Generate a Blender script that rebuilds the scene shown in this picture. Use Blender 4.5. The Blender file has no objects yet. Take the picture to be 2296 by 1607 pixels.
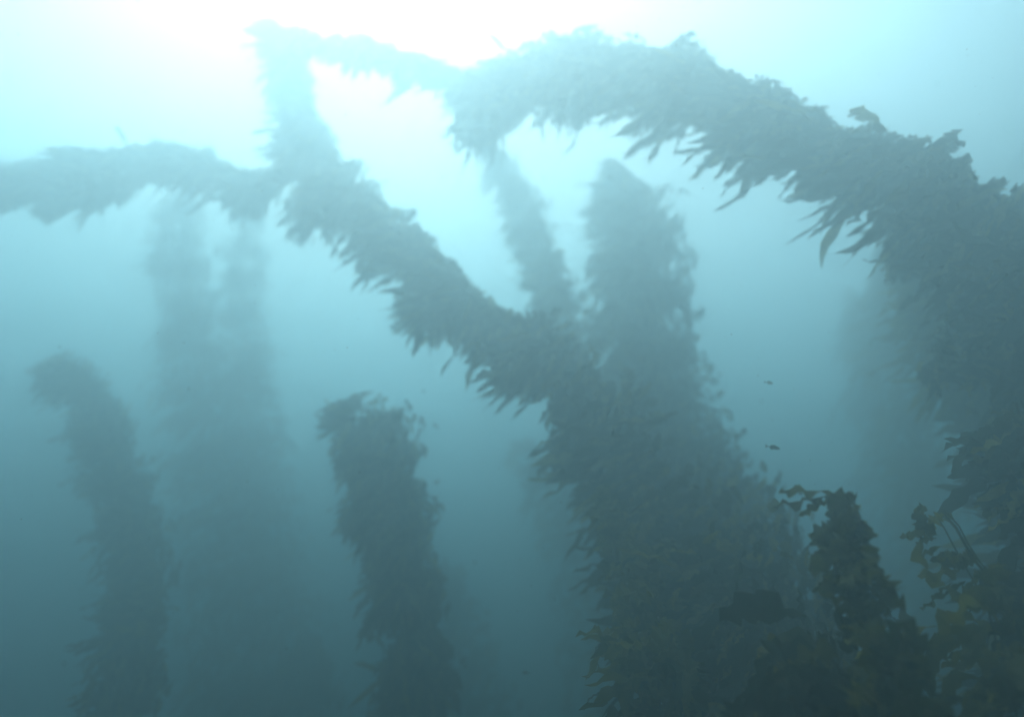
import bpy, math, random
import numpy as np
from mathutils import Vector, Matrix
# ------------------------------------------------------------------ camera, world, sun, exposure
sc = bpy.context.scene
SURF_Z, CAM_Z = 9.15, 5.0
PITCH = 18.0
LENS = 24.0
SUN_AZ, SUN_EL = -17.0, 57.0           # azimuth from camera forward (+Y), negative = left
cam_d = bpy.data.cameras.new('camera'); cam = bpy.data.objects.new('camera', cam_d)
sc.collection.objects.link(cam); sc.camera = cam
cam.location = (0, 0, CAM_Z); cam.rotation_euler = (math.radians(90 + PITCH), 0, 0)
cam_d.lens = LENS; cam_d.sensor_width = 36; cam_d.clip_start = .02; cam_d.clip_end = 400
cam_d.dof.use_dof = True; cam_d.dof.focus_distance = 2.2; cam_d.dof.aperture_fstop = .65
w = bpy.data.worlds.new('World'); sc.world = w; w.use_nodes = True
nt = w.node_tree; bg = nt.nodes['Background']
sky = nt.nodes.new('ShaderNodeTexSky'); sky.sky_type = 'NISHITA'; sky.sun_disc = False
sky.sun_elevation = math.radians(SUN_EL); sky.sun_rotation = math.radians(SUN_AZ)
sky.dust_density = 8.0; sky.air_density = .7; sky.ozone_density = .4
nt.links.new(sky.outputs[0], bg.inputs[0]); bg.inputs[1].default_value = 0.05
sd = bpy.data.lights.new('sun', 'SUN'); sun = bpy.data.objects.new('sun', sd); sc.collection.objects.link(sun)
sd.energy = 2.0; sd.angle = math.radians(85); sd.color = (1.0, .97, .92)
az, el = math.radians(SUN_AZ), math.radians(SUN_EL)
sdir = Vector((math.sin(az) * math.cos(el), math.cos(az) * math.cos(el), math.sin(el)))
sun.rotation_euler = sdir.to_track_quat('Z', 'Y').to_euler()
sc.view_settings.view_transform = 'Standard'; sc.view_settings.look = 'None'
sc.view_settings.exposure = 1.93; sc.view_settings.gamma = 1
sc.cycles.volume_bounces = 2; sc.cycles.max_bounces = 5; sc.cycles.diffuse_bounces = 2
sc.cycles.transparent_max_bounces = 4; sc.cycles.use_denoising = True
sc.cycles.sample_clamp_indirect = 4

rng = np.random.default_rng(11)
random.seed(4)
# pixel of the 2296 x 1607 view and distance along the view axis -> point of the place
RM = np.array(Matrix.Rotation(math.radians(90 + PITCH), 3, 'X'))
def at(u, v, d):
    k = 18.0 / LENS / 1148.0
    return RM @ np.array([(u - 1148) * k * d, -(v - 803.5) * k * d, -d]) + np.array([0, 0, CAM_Z])
def px(d): return 18.0 / LENS / 1148.0 * d       # metres per pixel at distance d

# ------------------------------------------------------------------ materials
def kelp_mat(name, cols, transl=.35, rough=.45, lo=.25, hi=.6):
    m = bpy.data.materials.new(name); m.use_nodes = True; n = m.node_tree; n.nodes.clear()
    out = n.nodes.new('ShaderNodeOutputMaterial'); mix = n.nodes.new('ShaderNodeMixShader')
    pb = n.nodes.new('ShaderNodeBsdfPrincipled'); tr = n.nodes.new('ShaderNodeBsdfTranslucent')
    geo = n.nodes.new('ShaderNodeNewGeometry'); rp = n.nodes.new('ShaderNodeValToRGB')
    e = rp.color_ramp.elements; e[0].color = (*cols[0], 1); e[1].color = (*cols[-1], 1)
    for i, c in enumerate(cols[1:-1]):
        q = e.new((i + 1) / (len(cols) - 1)); q.color = (*c, 1)
    n.links.new(geo.outputs['Random Per Island'], rp.inputs[0])
    tc = n.nodes.new('ShaderNodeTexCoord'); nz = n.nodes.new('ShaderNodeTexNoise'); nz.inputs['Scale'].default_value = 26
    nz.inputs['Detail'].default_value = 5
    n.links.new(tc.outputs['Object'], nz.inputs['Vector'])
    mr = n.nodes.new('ShaderNodeMapRange'); mr.inputs[1].default_value = .3; mr.inputs[2].default_value = .75
    mr.inputs[3].default_value = lo; mr.inputs[4].default_value = hi; pb.inputs['Specular IOR Level'].default_value = .2
    n.links.new(nz.outputs[0], mr.inputs[0])
    mu = n.nodes.new('ShaderNodeVectorMath'); mu.operation = 'SCALE'
    n.links.new(rp.outputs[0], mu.inputs[0]); n.links.new(mr.outputs[0], mu.inputs['Scale'])
    n.links.new(mu.outputs[0], pb.inputs['Base Color']); n.links.new(mu.outputs[0], tr.inputs['Color'])
    pb.inputs['Roughness'].default_value = rough
    bp = n.nodes.new('ShaderNodeBump'); bp.inputs['Strength'].default_value = .3; bp.inputs['Distance'].default_value = .01
    n.links.new(nz.outputs[0], bp.inputs['Height']); n.links.new(bp.outputs[0], pb.inputs['Normal'])
    mix.inputs[0].default_value = transl
    n.links.new(pb.outputs[0], mix.inputs[1]); n.links.new(tr.outputs[0], mix.inputs[2])
    n.links.new(mix.outputs[0], out.inputs['Surface'])
    return m
M_BLADE = kelp_mat('kelp_blade', [(.05, .042, .012), (.08, .065, .012), (.09, .075, .015), (.8, .62, .08), (.08, .065, .015), (.06, .05, .015)], .4)
M_OLIVE = kelp_mat('kelp_blade_olive', [(.12, .11, .025), (.30, .26, .04), (.6, .5, .08), (.2, .17, .035)], .5, .45, .28, .6)
M_STIPE = kelp_mat('kelp_stipe', [(.06, .045, .018), (.1, .08, .03)], .1)
M_SPECK = kelp_mat('speck', [(.12, .11, .08), (.35, .34, .28), (.08, .08, .07)], .2)
M_FISH = kelp_mat('fish_skin', [(.05, .06, .06), (.09, .09, .08)], 0, .35)

# ------------------------------------------------------------------ mesh helpers
def link_mesh(name, V, F, mat, parent=None, smooth=True):
    me = bpy.data.meshes.new(name); me.from_pydata([tuple(map(float, p)) for p in V], [], F)
    if smooth: me.polygons.foreach_set('use_smooth', [True] * len(me.polygons))
    me.materials.append(mat); o = bpy.data.objects.new(name, me); sc.collection.objects.link(o)
    if parent:
        o.parent = parent
    return o
def quads_mesh(name, V, F, mat, parent):           # V (n,3) array, F (m,4) int array
    me = bpy.data.meshes.new(name)
    me.vertices.add(len(V)); me.vertices.foreach_set('co', V.astype(np.float32).ravel())
    me.loops.add(F.size); me.loops.foreach_set('vertex_index', F.astype(np.int32).ravel())
    me.polygons.add(len(F)); me.polygons.foreach_set('loop_start', np.arange(0, F.size, 4, dtype=np.int32))
    me.polygons.foreach_set('loop_total', np.full(len(F), 4, dtype=np.int32))
    me.update(calc_edges=True); me.validate()
    me.polygons.foreach_set('use_smooth', [True] * len(me.polygons))
    me.materials.append(mat); o = bpy.data.objects.new(name, me); sc.collection.objects.link(o)
    o.parent = parent
    return o
def norm(a): return a / (np.linalg.norm(a, axis=-1, keepdims=True) + 1e-9)
def spline(P, n):                                   # Catmull-Rom through rows of P
    P = np.asarray(P, float); Q = np.vstack([2 * P[0] - P[1], P, 2 * P[-1] - P[-2]])
    # resample evenly by chord length
    seg = []
    for i in range(1, len(Q) - 2):
        t = np.linspace(0, 1, 24, endpoint=(i == len(Q) - 3))[:, None]
        a, b, c, d = Q[i - 1], Q[i], Q[i + 1], Q[i + 2]
        seg.append(.5 * ((2 * b) + (c - a) * t + (2 * a - 5 * b + 4 * c - d) * t ** 2 + (3 * b - a - 3 * c + d) * t ** 3))
    S = np.vstack(seg); L = np.r_[0, np.cumsum(np.linalg.norm(np.diff(S[:, :3], axis=0), axis=1))]
    x = np.linspace(0, L[-1], n)
    return np.stack([np.interp(x, L, S[:, k]) for k in range(S.shape[1])], 1), L[-1]
def tube(path, rad, sides=6):
    path = np.asarray(path); n = len(path); T = norm(np.gradient(path, axis=0))
    ref = np.where(np.abs(T[:, 2:3]) > .9, np.array([[1., 0, 0]]), np.array([[0, 0, 1.]]))
    A = norm(np.cross(T, ref)); B = np.cross(T, A); rad = np.broadcast_to(rad, (n,))
    V = []
    for i in range(n):
        for k in range(sides):
            a = 2 * math.pi * k / sides; V.append(path[i] + rad[i] * (math.cos(a) * A[i] + math.sin(a) * B[i]))
    F = [(i * sides + k, i * sides + (k + 1) % sides, (i + 1) * sides + (k + 1) % sides, (i + 1) * sides + k)
         for i in range(n - 1) for k in range(sides)]
    return np.array(V), np.array(F)

def blades(base, d0, drape, length, width, seg=8, ruffle=.25, drape_k=1.0):
    """Long kelp blades: a short stalk with a float bulb, then a lanceolate ruffled strip that droops along DRAPE."""
    N = len(base); P = base.copy(); D = norm(d0); pts = [P.copy()]; dirs = [D.copy()]
    tt = np.linspace(0, 1, seg + 1)
    wob = rng.normal(0, .16, (N, 3))
    for i in range(seg):
        t = (i + .5) / seg
        D = norm(D + drape * drape_k[:, None] * (.25 + 1.5 * math.exp(-((t - .22) / .22) ** 2)) * (8 / seg)
                 + wob * .5 + rng.normal(0, .05, (N, 3)))
        if i == seg // 2: wob = rng.normal(0, .16, (N, 3))
        P = P + D * (length[:, None] / seg); pts.append(P.copy()); dirs.append(D.copy())
    pts = np.stack(pts, 1); dirs = np.stack(dirs, 1)
    up = norm(rng.normal(0, 1, (N, 3)))
    side = norm(np.cross(dirs, up[:, None, :])); nrm = np.cross(side, dirs)
    tw = (rng.normal(0, 1.1, (N, 1)) * tt[None] + rng.normal(0, .25 if seg < 12 else .1, (N, seg + 1)))[..., None]      # each blade twists
    side, nrm = side * np.cos(tw) + nrm * np.sin(tw), nrm * np.cos(tw) - side * np.sin(tw)
    # profile: thin stalk, float, broad blade, pointed tip
    prof = np.interp(tt, [0, .05, .16, .3, .55, .8, .93, 1], [.10, .13, .6, .95, 1, .8, .42, .04])
    wd = width[:, None] * prof[None]
    ph = rng.uniform(0, 6.28, (N, 1)); fr = rng.uniform(2.0, 4.5, (N, 1))
    r1 = np.sin(ph + fr * tt[None] * 6.28) * ruffle * wd; r2 = np.sin(ph * 1.7 + 1 + fr * 1.2 * tt[None] * 6.28) * ruffle * wd
    jit = .16 if seg < 12 else .06; j1 = 1 + rng.normal(0, jit, (N, seg + 1)); j2 = 1 + rng.normal(0, jit, (N, seg + 1))
    c = .22 * wd
    L_ = pts - side * (wd * .5 * j1)[..., None] + nrm * (r1 + c)[..., None]
    R_ = pts + side * (wd * .5 * j2)[..., None] + nrm * (r2 + c)[..., None]
    V = np.stack([L_, pts, R_], 2).reshape(-1, 3)         # N, seg+1, 3
    b = (np.arange(N) * (seg + 1) * 3)[:, None]; s = (np.arange(seg) * 3)[None]
    k = (b + s).ravel()
    F = np.concatenate([np.stack([k, k + 1, k + 4, k + 3], 1), np.stack([k + 1, k + 2, k + 5, k + 4], 1)])
    return V, F

def holdfast(parent, p):
    V, F, o = [], [], 0
    for i in range(22):
        a = rng.uniform(0, 6.28); r = rng.uniform(.14, .3)
        q = [p + np.array([0, 0, .22]), p + np.array([math.cos(a) * r * .5, math.sin(a) * r * .5, .15]),
             p + np.array([math.cos(a + .3) * r, math.sin(a + .3) * r, -.03])]
        q, _ = spline(q, 7); v, f = tube(q, np.linspace(.02, .008, 7), 5); V.append(v); F.append(f + o); o += len(v)
    quads_mesh('holdfast', np.vstack(V), np.vstack(F), M_STIPE, parent)

def kelp(label, pts, n, blen=.34, bwid=.043, drape=(-.35, 0, -1), mat=None, stipes=3, out=1.0, group=None, ground=True,
         seg=9, core=.32, fwd=.15, pull=.5, shift=.35, srad=.011, tuft=.11, branches=(), twigs=(), name='giant_kelp', cat='kelp', ruffle=.4):
    """pts: rows (u, v, distance, radius in px) from tip to base."""
    W = np.array([np.r_[at(u, v, d), r * px(d)] for u, v, d, r in pts])
    if ground:
        b = W[-1]; k = W[-1] - W[-2]; step = max(.3, b[2] * .25)
        g = np.array([b[0] + k[0] * .6, b[1] + k[1] * .4, b[2] * .5, b[3]])
        g2 = np.array([g[0] + .15, g[1], .15, b[3] * .6]); W = np.vstack([W, g, g2])
    S, L = spline(W, 400)
    x = np.arange(400) / 400 * L / (blen * 1.1); q0, q1, q2 = rng.uniform(0, 6.28, 3)   # the blades grow in uneven tufts
    S[:, 3] *= 1 + .16 * np.sin(x * 3.1 + q0) + .12 * np.sin(x * 7.3 + q1) + .06 * np.sin(x * 15 + q2)
    dr = np.array(drape, float); dr /= np.linalg.norm(dr); tv = norm(np.gradient(S[:, :3], axis=0))
    lat = dr[None] - (tv @ dr)[:, None] * tv                       # the mass hangs to one side of its stipes
    S[:, :3] -= lat * S[:, 3:4] * shift
    root = bpy.data.objects.new(name, None); sc.collection.objects.link(root)
    root.location = tuple(S[-1, :3]); root['label'] = label; root['category'] = cat
    if group: root['group'] = group
    o0 = S[-1, :3].copy(); S[:, :3] -= o0
    VV, FF, off = [], [], 0
    runs = [(S, n, len(pts))] + [(None, bn, bp) for bp, bn in branches]
    for Sx, nx, bp in runs:
        if Sx is None:
            Wb = np.array([np.r_[at(u, v, d) - o0, q * px(d)] for u, v, d, q in bp]); Sx, Lx = spline(Wb, 400); N = nx
        else:
            Lx = L; vis = np.linalg.norm(np.diff(np.array([at(u, v, d) for u, v, d, q in pts]), axis=0), axis=1).sum()
            N = int(nx * (1 + .5 * max(L - vis, 0) / max(vis, .1)))
        K = max(4, int(Lx / tuft)); ts = (np.arange(K) + rng.random(K)) / K          # tufts along the stipes
        tl = rng.uniform(.7, 1.3, K); tf = rng.normal(0, .32, (K, 3)); ti = rng.integers(0, K, N)
        sp = np.clip(ts[ti] + rng.normal(0, .5, N) / K, 0, 1); idx = sp * 399
        I = lambda k: np.interp(idx, np.arange(400), Sx[:, k])
        C = np.stack([I(0), I(1), I(2)], 1); R = I(3)
        T = norm(np.gradient(Sx[:, :3], axis=0)); Tn = norm(np.stack([np.interp(idx, np.arange(400), T[:, k]) for k in range(3)], 1))
        rad = rng.normal(0, 1, (N, 3)); rad = norm(rad - (rad * Tn).sum(1, keepdims=True) * Tn)
        R = R * 1.06; l0 = np.clip(R * 1.2, .1, blen); cr = np.maximum(R * core, R - l0 * .7)
        base = C + rad * (cr * rng.random(N) ** .6)[:, None]
        d0 = rad * out - Tn * fwd + rng.normal(0, .3, (N, 3)) + tf[ti]
        lee = np.clip(.35 - (rad @ dr), 0, 1.35) / 1.35; d0 = d0 + dr[None] * (1.0 * lee)[:, None]      # blades on the near side of the flow lie over at once
        ln = l0 * (1 - .6 * lee) * tl[ti] * (.6 + .35 * rng.random(N) + (.5 + .2 * (rad @ dr > 0)) * rng.random(N) ** 5)
        wd = bwid * rng.uniform(.5, 1.25, N) * np.clip(l0 / blen, .6, 1)
        flow = dr[None] + tf[ti] * .9 + .3 * np.stack([np.sin(base @ np.array([5, 3, 4.]) + q0), np.sin(base @ np.array([3, -6, 2.]) + q1), np.sin(base @ np.array([-4, 2, 7.]) + q2)], 1)
        V, F = blades(base, d0, norm(flow), ln, wd, seg, ruffle, pull * rng.uniform(.45, 1.4, N) * (1 + lee))
        VV.append(V); FF.append(F + off); off += len(V)
    quads_mesh('foliage', np.vstack(VV), np.vstack(FF), mat or M_BLADE, root)
    for k in range(stipes):
        ph = rng.uniform(0, 6.28); x = np.linspace(0, 1, 90); q = np.stack([np.interp(x * 399, np.arange(400), S[:, j]) for j in range(3)], 1)
        Rr = np.interp(x * 399, np.arange(400), S[:, 3]) * .18
        a = ph + x * 7; q = q + np.stack([np.cos(a) * Rr, np.sin(a) * Rr, np.sin(a * 1.3) * Rr * .4], 1)
        v, f = tube(q, np.linspace(.4, 1, 90) * srad, 6); quads_mesh('stipe', v, f, M_STIPE, root)
    for bits in twigs:                                             # broken, leafless stipes
        q, _ = spline(np.array([at(u, v, d) - o0 for u, v, d in bits]), 40)
        v, f = tube(q + rng.normal(0, .002, q.shape), np.linspace(.0045, .0025, 40), 5); quads_mesh('stipe', v, f, M_STIPE, root)
    if ground: holdfast(root, S[-1, :3] - np.array([0, 0, .12]))
    return root

# ------------------------------------------------------------------ setting: sea floor
def seafloor():
    n = 120; X = np.linspace(-55, 55, n); V = []
    for j in range(n):
        for i in range(n):
            x, y = X[i], X[j] + 10
            V.append((x, y, .18 * math.sin(x * .6 + 1) * math.cos(y * .5) + .1 * math.sin(x * 1.7 + y * 1.3) - .1 + .03 * rng.normal()))
    F = [(j * n + i, j * n + i + 1, (j + 1) * n + i + 1, (j + 1) * n + i) for j in range(n - 1) for i in range(n - 1)]
    m = bpy.data.materials.new('sand'); m.use_nodes = True; t = m.node_tree; p = t.nodes['Principled BSDF']
    nz = t.nodes.new('ShaderNodeTexNoise'); nz.inputs['Scale'].default_value = 3; nz.inputs['Detail'].default_value = 8
    tc = t.nodes.new('ShaderNodeTexCoord'); t.links.new(tc.outputs['Object'], nz.inputs['Vector'])
    r = t.nodes.new('ShaderNodeValToRGB'); r.color_ramp.elements[0].color = (.08, .075, .05, 1); r.color_ramp.elements[1].color = (.28, .25, .18, 1)
    t.links.new(nz.outputs[0], r.inputs[0]); t.links.new(r.outputs[0], p.inputs['Base Color']); p.inputs['Roughness'].default_value = .95
    o = link_mesh('seabed', V, F, m); o['kind'] = 'structure'
seafloor()

# ------------------------------------------------------------------ the kelp (u, v, distance, half width in px), tip first
FAR = 'faint kelp columns far back in the haze'
kelp('thick kelp strand arching across the top and bending down at the right edge', [
    (1060, 285, 4.5, 60), (1115, 225, 4.45, 100), (1220, 165, 4.3, 112), (1370, 150, 4.1, 118), (1520, 185, 3.9, 122), (1700, 260, 3.6, 125),
    (1880, 335, 3.4, 135), (2060, 400, 3.2, 150), (2215, 480, 3.05, 185), (2285, 640, 3.0, 200), (2310, 800, 2.95, 170), (2360, 1000, 2.9, 150), (2400, 1250, 2.8, 190), (2440, 1620, 2.7, 200)],
    6800, drape=(-.75, 0, -.55), out=.9, stipes=5, shift=.15, blen=.3, ruffle=.55,
    branches=[([(1250, 200, 4.4, 60), (1150, 240, 4.45, 70), (1070, 290, 4.5, 50)], 260),
              ([(2100, 480, 3.2, 90), (2030, 600, 3.25, 60)], 160), ([(2200, 760, 3.0, 120), (2080, 830, 3.05, 50)], 200)])
kelp('thin tapering kelp strand joining the arch to the peak at upper left', [
    (640, 85, 5.0, 40), (740, 105, 4.9, 50), (850, 125, 4.8, 55), (950, 165, 4.7, 62), (1060, 195, 4.6, 70), (1180, 190, 4.5, 60)],
    800, drape=(-.6, 0, -.5), ground=False, stipes=2, blen=.22)
kelp('long diagonal kelp strand rising from the dark centre to a bright peak at upper left', [
    (612, 55, 5.1, 35), (640, 120, 5.1, 68), (672, 220, 5.0, 75), (700, 320, 4.8, 80), (755, 420, 4.6, 105), (860, 510, 4.4, 100),
    (985, 600, 4.15, 75), (1060, 690, 4.0, 80), (1180, 770, 3.85, 120), (1310, 890, 3.7, 150), (1430, 1080, 3.5, 175), (1550, 1330, 3.0, 190), (1650, 1620, 2.4, 230)],
    6800, drape=(-.75, 0, -.5), stipes=5, shift=.15, blen=.27,
    twigs=[[(1330, 900, 3.6), (1235, 935, 3.5), (1225, 958, 3.5), (1240, 978, 3.5), (1228, 1000, 3.5), (1245, 1020, 3.5), (1262, 1035, 3.5)]],
    branches=[([(1040, 660, 4.05, 60), (980, 675, 4.1, 70), (915, 690, 4.15, 45)], 200), ([(740, 420, 4.6, 60), (690, 480, 4.65, 45), (700, 540, 4.65, 25)], 110),
              ([(1210, 800, 3.8, 80), (1130, 830, 3.85, 50)], 120)])
kelp('pale kelp strand running level out past the left edge', [
    (650, 400, 4.85, 48), (540, 398, 4.8, 55), (430, 358, 4.75, 70), (300, 362, 4.7, 82), (150, 392, 4.6, 76), (20, 400, 4.5, 85), (-200, 440, 4.4, 100), (-420, 700, 4.3, 100), (-450, 1200, 4.3, 100)],
    3600, drape=(-.7, 0, -.5), stipes=3, shift=.05, blen=.28,
    branches=[([(280, 390, 4.7, 60), (180, 435, 4.65, 60), (105, 480, 4.6, 30)], 300), ([(610, 420, 4.8, 50), (560, 445, 4.8, 45), (520, 465, 4.8, 25)], 150)])
kelp('slim faint kelp stem standing between the diagonal strand and the broad blunt column', [
    (1090, 325, 6.0, 38), (1140, 410, 5.9, 58), (1180, 500, 5.7, 62), (1215, 620, 5.3, 75), (1260, 740, 5.0, 100), (1340, 950, 4.9, 120), (1400, 1200, 4.8, 120)],
    3200, drape=(-.6, 0, -.6), mat=M_OLIVE, stipes=2, blen=0.2, bwid=0.035)
kelp('broad blunt topped kelp column leaning left in the middle distance', [
    (1362, 360, 5.5, 22), (1385, 425, 5.5, 70), (1412, 520, 5.4, 118), (1432, 700, 5.2, 132), (1472, 930, 4.9, 128), (1545, 1140, 4.3, 165), (1640, 1370, 3.3, 225), (1700, 1620, 2.6, 300)],
    12000, drape=(-.35, 0, -.8), stipes=5, pull=.35, blen=0.2, bwid=0.035)
kelp('dark shaggy kelp column with a rounded top standing alone at bottom centre', [
    (770, 930, 4.2, 98), (795, 960, 4.18, 114), (835, 1030, 4.14, 120), (865, 1120, 4.09, 120), (885, 1240, 4.05, 110), (905, 1400, 4.00, 102), (930, 1620, 3.91, 108)],
    5200, drape=(-.4, 0, -.8), stipes=4, pull=.4, blen=0.2, tuft=.08,
    branches=[([(830, 1120, 4.09, 72), (775, 1170, 4.09, 36)], 90)], bwid=0.032)
kelp('leaning kelp column fading near the left edge', [
    (105, 830, 5.02, 40), (150, 840, 5.02, 65), (215, 960, 4.93, 82), (262, 1110, 4.84, 84), (300, 1270, 4.5, 85), (300, 1420, 4.1, 95), (250, 1620, 3.7, 110)],
    4200, drape=(-.5, 0, -.7), stipes=3, pull=.4, blen=0.18, bwid=0.032)
kelp('faint wide kelp column seen below the level strand at left', [
    (395, 440, 6.56, 57), (400, 560, 6.56, 78), (415, 720, 6.48, 94), (445, 900, 6.40, 115), (480, 1100, 6.31, 138), (510, 1350, 6.15, 150), (520, 1620, 5.99, 172)],
    5200, drape=(-.3, 0, -.8), stipes=3, group=FAR, seg=6, blen=0.18, bwid=0.03)
kelp('faint narrow kelp column just right of the wide faint one', [
    (570, 470, 7.06, 42), (545, 620, 6.97, 62), (555, 820, 6.80, 72), (580, 1050, 6.72, 88), (600, 1300, 6.64, 106), (640, 1620, 6.38, 150)],
    3600, drape=(-.2, 0, -.8), stipes=2, group=FAR, seg=6, blen=0.16, bwid=0.03)
kelp('low dark kelp clump at the bottom left of the lone centre column', [
    (690, 1420, 5.94, 60), (680, 1480, 5.85, 110), (660, 1560, 5.76, 140), (650, 1640, 5.67, 170)], 700, drape=(-.2, 0, -.9), stipes=2, seg=6)
kelp('dim kelp column leaning behind the right side of the lone centre column', [
    (985, 1250, 6.12, 40), (1020, 1370, 6.12, 75), (1055, 1500, 6.03, 90), (1090, 1640, 5.85, 100)], 700, drape=(-.3, 0, -.9), stipes=2, seg=6, blen=0.2)
kelp('dim kelp column in the gap left of the dark central mass', [
    (1160, 1010, 6.63, 60), (1230, 1110, 6.54, 95), (1290, 1250, 6.46, 120), (1340, 1420, 6.38, 130), (1370, 1640, 6.29, 150)], 1200, drape=(-.3, 0, -.9), stipes=2, group=FAR, seg=6, blen=0.2)
kelp('brownish kelp hanging on the inner side of the bend at the right edge', [
    (2080, 500, 3.9, 60), (2085, 640, 3.8, 90), (2110, 780, 3.7, 100), (2200, 900, 3.5, 90), (2290, 1060, 3.3, 90), (2380, 1300, 3.0, 120), (2420, 1640, 2.8, 140)],
    2200, drape=(-.6, 0, -.6), mat=M_OLIVE, stipes=2, blen=.24, out=.9)
kelp('soft olive kelp column behind the thick trunk at the right edge', [
    (1990, 540, 5.6, 50), (1990, 680, 5.5, 80), (2010, 860, 5.5, 95), (2060, 1080, 5.4, 110), (2110, 1300, 5.3, 140), (2150, 1640, 5.2, 170)], 1700, drape=(-.4, 0, -.7), mat=M_OLIVE, stipes=2, seg=7, blen=0.24)
kelp('dim kelp column deep in the haze left of the olive column', [
    (1905, 640, 6.9, 35), (1925, 780, 6.9, 60), (1955, 940, 6.8, 75), (2000, 1120, 6.7, 100), (2040, 1350, 6.6, 120), (2060, 1640, 6.5, 150)], 1000, drape=(-.3, 0, -.9), stipes=2, seg=6)
kelp('wisp of kelp barely visible above the arch at upper right', [
    (2250, 265, 6.5, 22), (2280, 330, 6.4, 35), (2340, 420, 6.3, 45), (2400, 560, 6.2, 60), (2440, 900, 6.0, 90)], 450, drape=(-.2, 0, -.8), stipes=1, seg=6)
kelp('ragged olive kelp at the foot of the diagonal strand', [
    (1350, 1090, 3.1, 35), (1385, 1200, 2.9, 65), (1425, 1320, 2.7, 90), (1455, 1450, 2.45, 110), (1480, 1640, 2.2, 140)],
    700, drape=(-.45, 0, -.7), mat=M_OLIVE, stipes=3, bwid=.05, blen=.2, seg=14, ruffle=.5, srad=.006,
    twigs=[[(1440, 1420, 2.6), (1370, 1425, 2.6), (1335, 1460, 2.6), (1345, 1500, 2.6)], [(1400, 1530, 2.5), (1330, 1560, 2.5), (1310, 1590, 2.5)]])
# near plants at lower right, with big single blades
kelp('crumpled near kelp tip with gaps between its blades at lower right', [
    (1898, 1105, 1.75, 62), (1890, 1180, 1.72, 82), (1925, 1270, 1.7, 82), (1955, 1370, 1.65, 60), (1990, 1490, 1.6, 70), (2040, 1640, 1.5, 80)],
    170, drape=(-.4, 0, -.4), mat=M_OLIVE, stipes=2, bwid=.05, blen=.12, seg=16, core=.45, ruffle=.5, tuft=.06, srad=.003, pull=.35)
kelp('loose olive kelp with broad blades in the bottom right corner', [
    (2085, 1150, 2.0, 50), (2135, 1240, 1.9, 90), (2200, 1370, 1.85, 140), (2230, 1500, 1.75, 190), (2260, 1660, 1.65, 220)],
    115, drape=(-.6, 0, -.3), mat=M_OLIVE, stipes=4, bwid=.06, blen=.26, seg=16, core=.6, ruffle=.4, tuft=.1, srad=.005)
kelp('low dark kelp at the bottom edge between the central mass and the corner', [
    (1790, 1500, 1.9, 70), (1820, 1570, 1.75, 130), (1840, 1680, 1.6, 190)],
    170, drape=(-.6, 0, -.3), mat=M_BLADE, stipes=3, bwid=.07, blen=.22, seg=14, core=.5, ruffle=.45, tuft=.07, srad=.005)
kelp('dark kelp climbing the right edge under the bend of the arch', [
    (2270, 900, 2.4, 70), (2285, 1020, 2.3, 100), (2300, 1160, 2.15, 110), (2330, 1320, 2.0, 120), (2350, 1640, 1.8, 150)],
    360, drape=(-.5, 0, -.6), stipes=3, bwid=.055, blen=.24, seg=12)

# specks drifting in the water
def snow():
    N = 1500; d = rng.uniform(1.3, 5.5, N); P = np.array([at(rng.uniform(-200, 2500), rng.uniform(-200, 1800), q) for q in d])
    P = P[P[:, 2] < SURF_Z - .1]; V, F = [], []
    for p in P:
        k = len(V); e = rng.uniform(.0007, .0024); q = rng.uniform(.5, 1.4, 3) * e
        V += [p + q * np.array(a) for a in ((1, 0, 0), (-1, 0, 0), (0, 1, 0), (0, -1, 0), (0, 0, 1), (0, 0, -1))]
        F += [(k + a, k + b, k + c) for a, b, c in ((0, 2, 4), (2, 1, 4), (1, 3, 4), (3, 0, 4), (2, 0, 5), (1, 2, 5), (3, 1, 5), (0, 3, 5))]
    o = link_mesh('drifting_specks', V, F, M_SPECK, smooth=False); o['kind'] = 'stuff'
snow()

# added unseen canopy at the surface, shading the deeper and right-hand water
def shade_canopy():
    N = 9000; P = []
    while len(P) < N:
        x, y = rng.uniform(-6, 9), rng.uniform(-6, 9)
        if y < 2.2 and x < 5 or x > 1.5 + .85 * y and x > 4:
            if math.sin(x * 1.3 + y * .6) + .7 * math.sin(y * 1.9 - x * .5) > -.75: P.append((x, y, SURF_Z - .12 - .35 * rng.random() ** 2))
    P = np.array(P); a = rng.normal(2.6, .7, N); d = np.stack([np.cos(a), np.sin(a), rng.normal(0, .15, N)], 1)
    V, F = blades(P, d, norm(d + rng.normal(0, .3, (N, 3))), rng.uniform(.3, .6, N), rng.uniform(.05, .11, N), 6, .3, np.full(N, .2))
    o = quads_mesh('shade_kelp', V, F, M_BLADE, None); o['kind'] = 'stuff'
shade_canopy()

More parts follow.
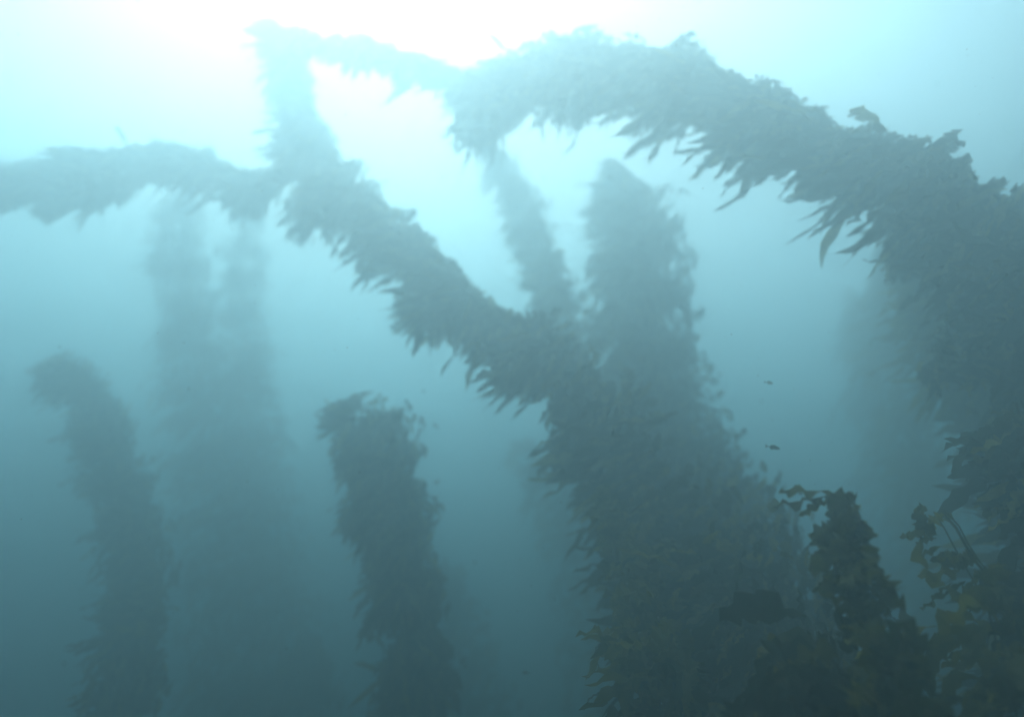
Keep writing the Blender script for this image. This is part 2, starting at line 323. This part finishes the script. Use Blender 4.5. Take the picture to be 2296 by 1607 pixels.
# ------------------------------------------------------------------ fish
def fish(label, u, v, d, length, rot, tilt):
    nL = 18; x = np.linspace(0, 1, nL)
    hh = np.interp(x, [0, .06, .25, .45, .75, .88, 1], [.01, .08, .15, .16, .07, .035, .03]) * length
    ww = hh * .5; V = []; K = 10
    for i in range(nL):
        for k in range(K):
            a = 2 * math.pi * k / K; V.append(((.5 - x[i]) * length, math.cos(a) * ww[i], math.sin(a) * hh[i]))
    F = [(i * K + k, i * K + (k + 1) % K, (i + 1) * K + (k + 1) % K, (i + 1) * K + k) for i in range(nL - 1) for k in range(K)]
    F += [tuple(range(K))[::-1], tuple((nL - 1) * K + k for k in range(K))]
    root = bpy.data.objects.new('fish', None); sc.collection.objects.link(root); root.location = tuple(at(u, v, d))
    root.rotation_euler = (0, math.radians(tilt), math.radians(rot)); root['label'] = label; root['category'] = 'fish'
    link_mesh('body', V, F, M_FISH, root)
    def fin(name, poly, y=0):
        t = length * .012; n = len(poly); V = [(a * length, y - t, b * length) for a, b in poly] + [(a * length, y + t, b * length) for a, b in poly]
        F = [tuple(range(n)), tuple(range(2 * n - 1, n - 1, -1))] + [(i, (i + 1) % n, n + (i + 1) % n, n + i) for i in range(n)]
        link_mesh(name, V, F, M_FISH, root, smooth=False)
    fin('tail_fin', [(-.46, .03), (-.7, .16), (-.63, 0), (-.7, -.16), (-.46, -.03)])
    fin('dorsal_fin', [(.2, .13), (.05, .23), (-.25, .17), (-.3, .06)])
    fin('anal_fin', [(0, -.14), (-.12, -.22), (-.28, -.14), (-.28, -.06)])
fish('small dark fish swimming level in the open gap, the upper of two', 1725, 858, 2.7, .036, 20, 2)
fish('small dark fish nosing downward in the open gap, the lower of two', 1735, 1003, 2.6, .046, -15, 14)
fish('tiny faint fish low in the gap between the centre column and the central mass', 1178, 1507, 3.2, .032, 170, 0)

# ------------------------------------------------------------------ haze: the murky water itself
def haze():
    x0, x1, y0, y1, z0, z1 = -60, 60, -50, 70, -1.5, SURF_Z
    V = [(x, y, z) for x in (x0, x1) for y in (y0, y1) for z in (z0, z1)]
    F = [(0, 1, 3, 2), (4, 6, 7, 5), (0, 4, 5, 1), (2, 3, 7, 6), (0, 2, 6, 4), (1, 5, 7, 3)]
    m = bpy.data.materials.new('murky_water'); m.use_nodes = True; t = m.node_tree; t.nodes.clear()
    o = t.nodes.new('ShaderNodeOutputMaterial'); v = t.nodes.new('ShaderNodeVolumePrincipled')
    v.inputs['Color'].default_value = (.50, .62, .68, 1)
    v.inputs['Absorption Color'].default_value = (.0, .12, .20, 1)
    v.inputs['Density'].default_value = .455
    v.inputs['Anisotropy'].default_value = .755
    t.links.new(v.outputs[0], o.inputs['Volume'])
    ob = link_mesh('haze', V, F, m, smooth=False); ob['kind'] = 'stuff'
haze()
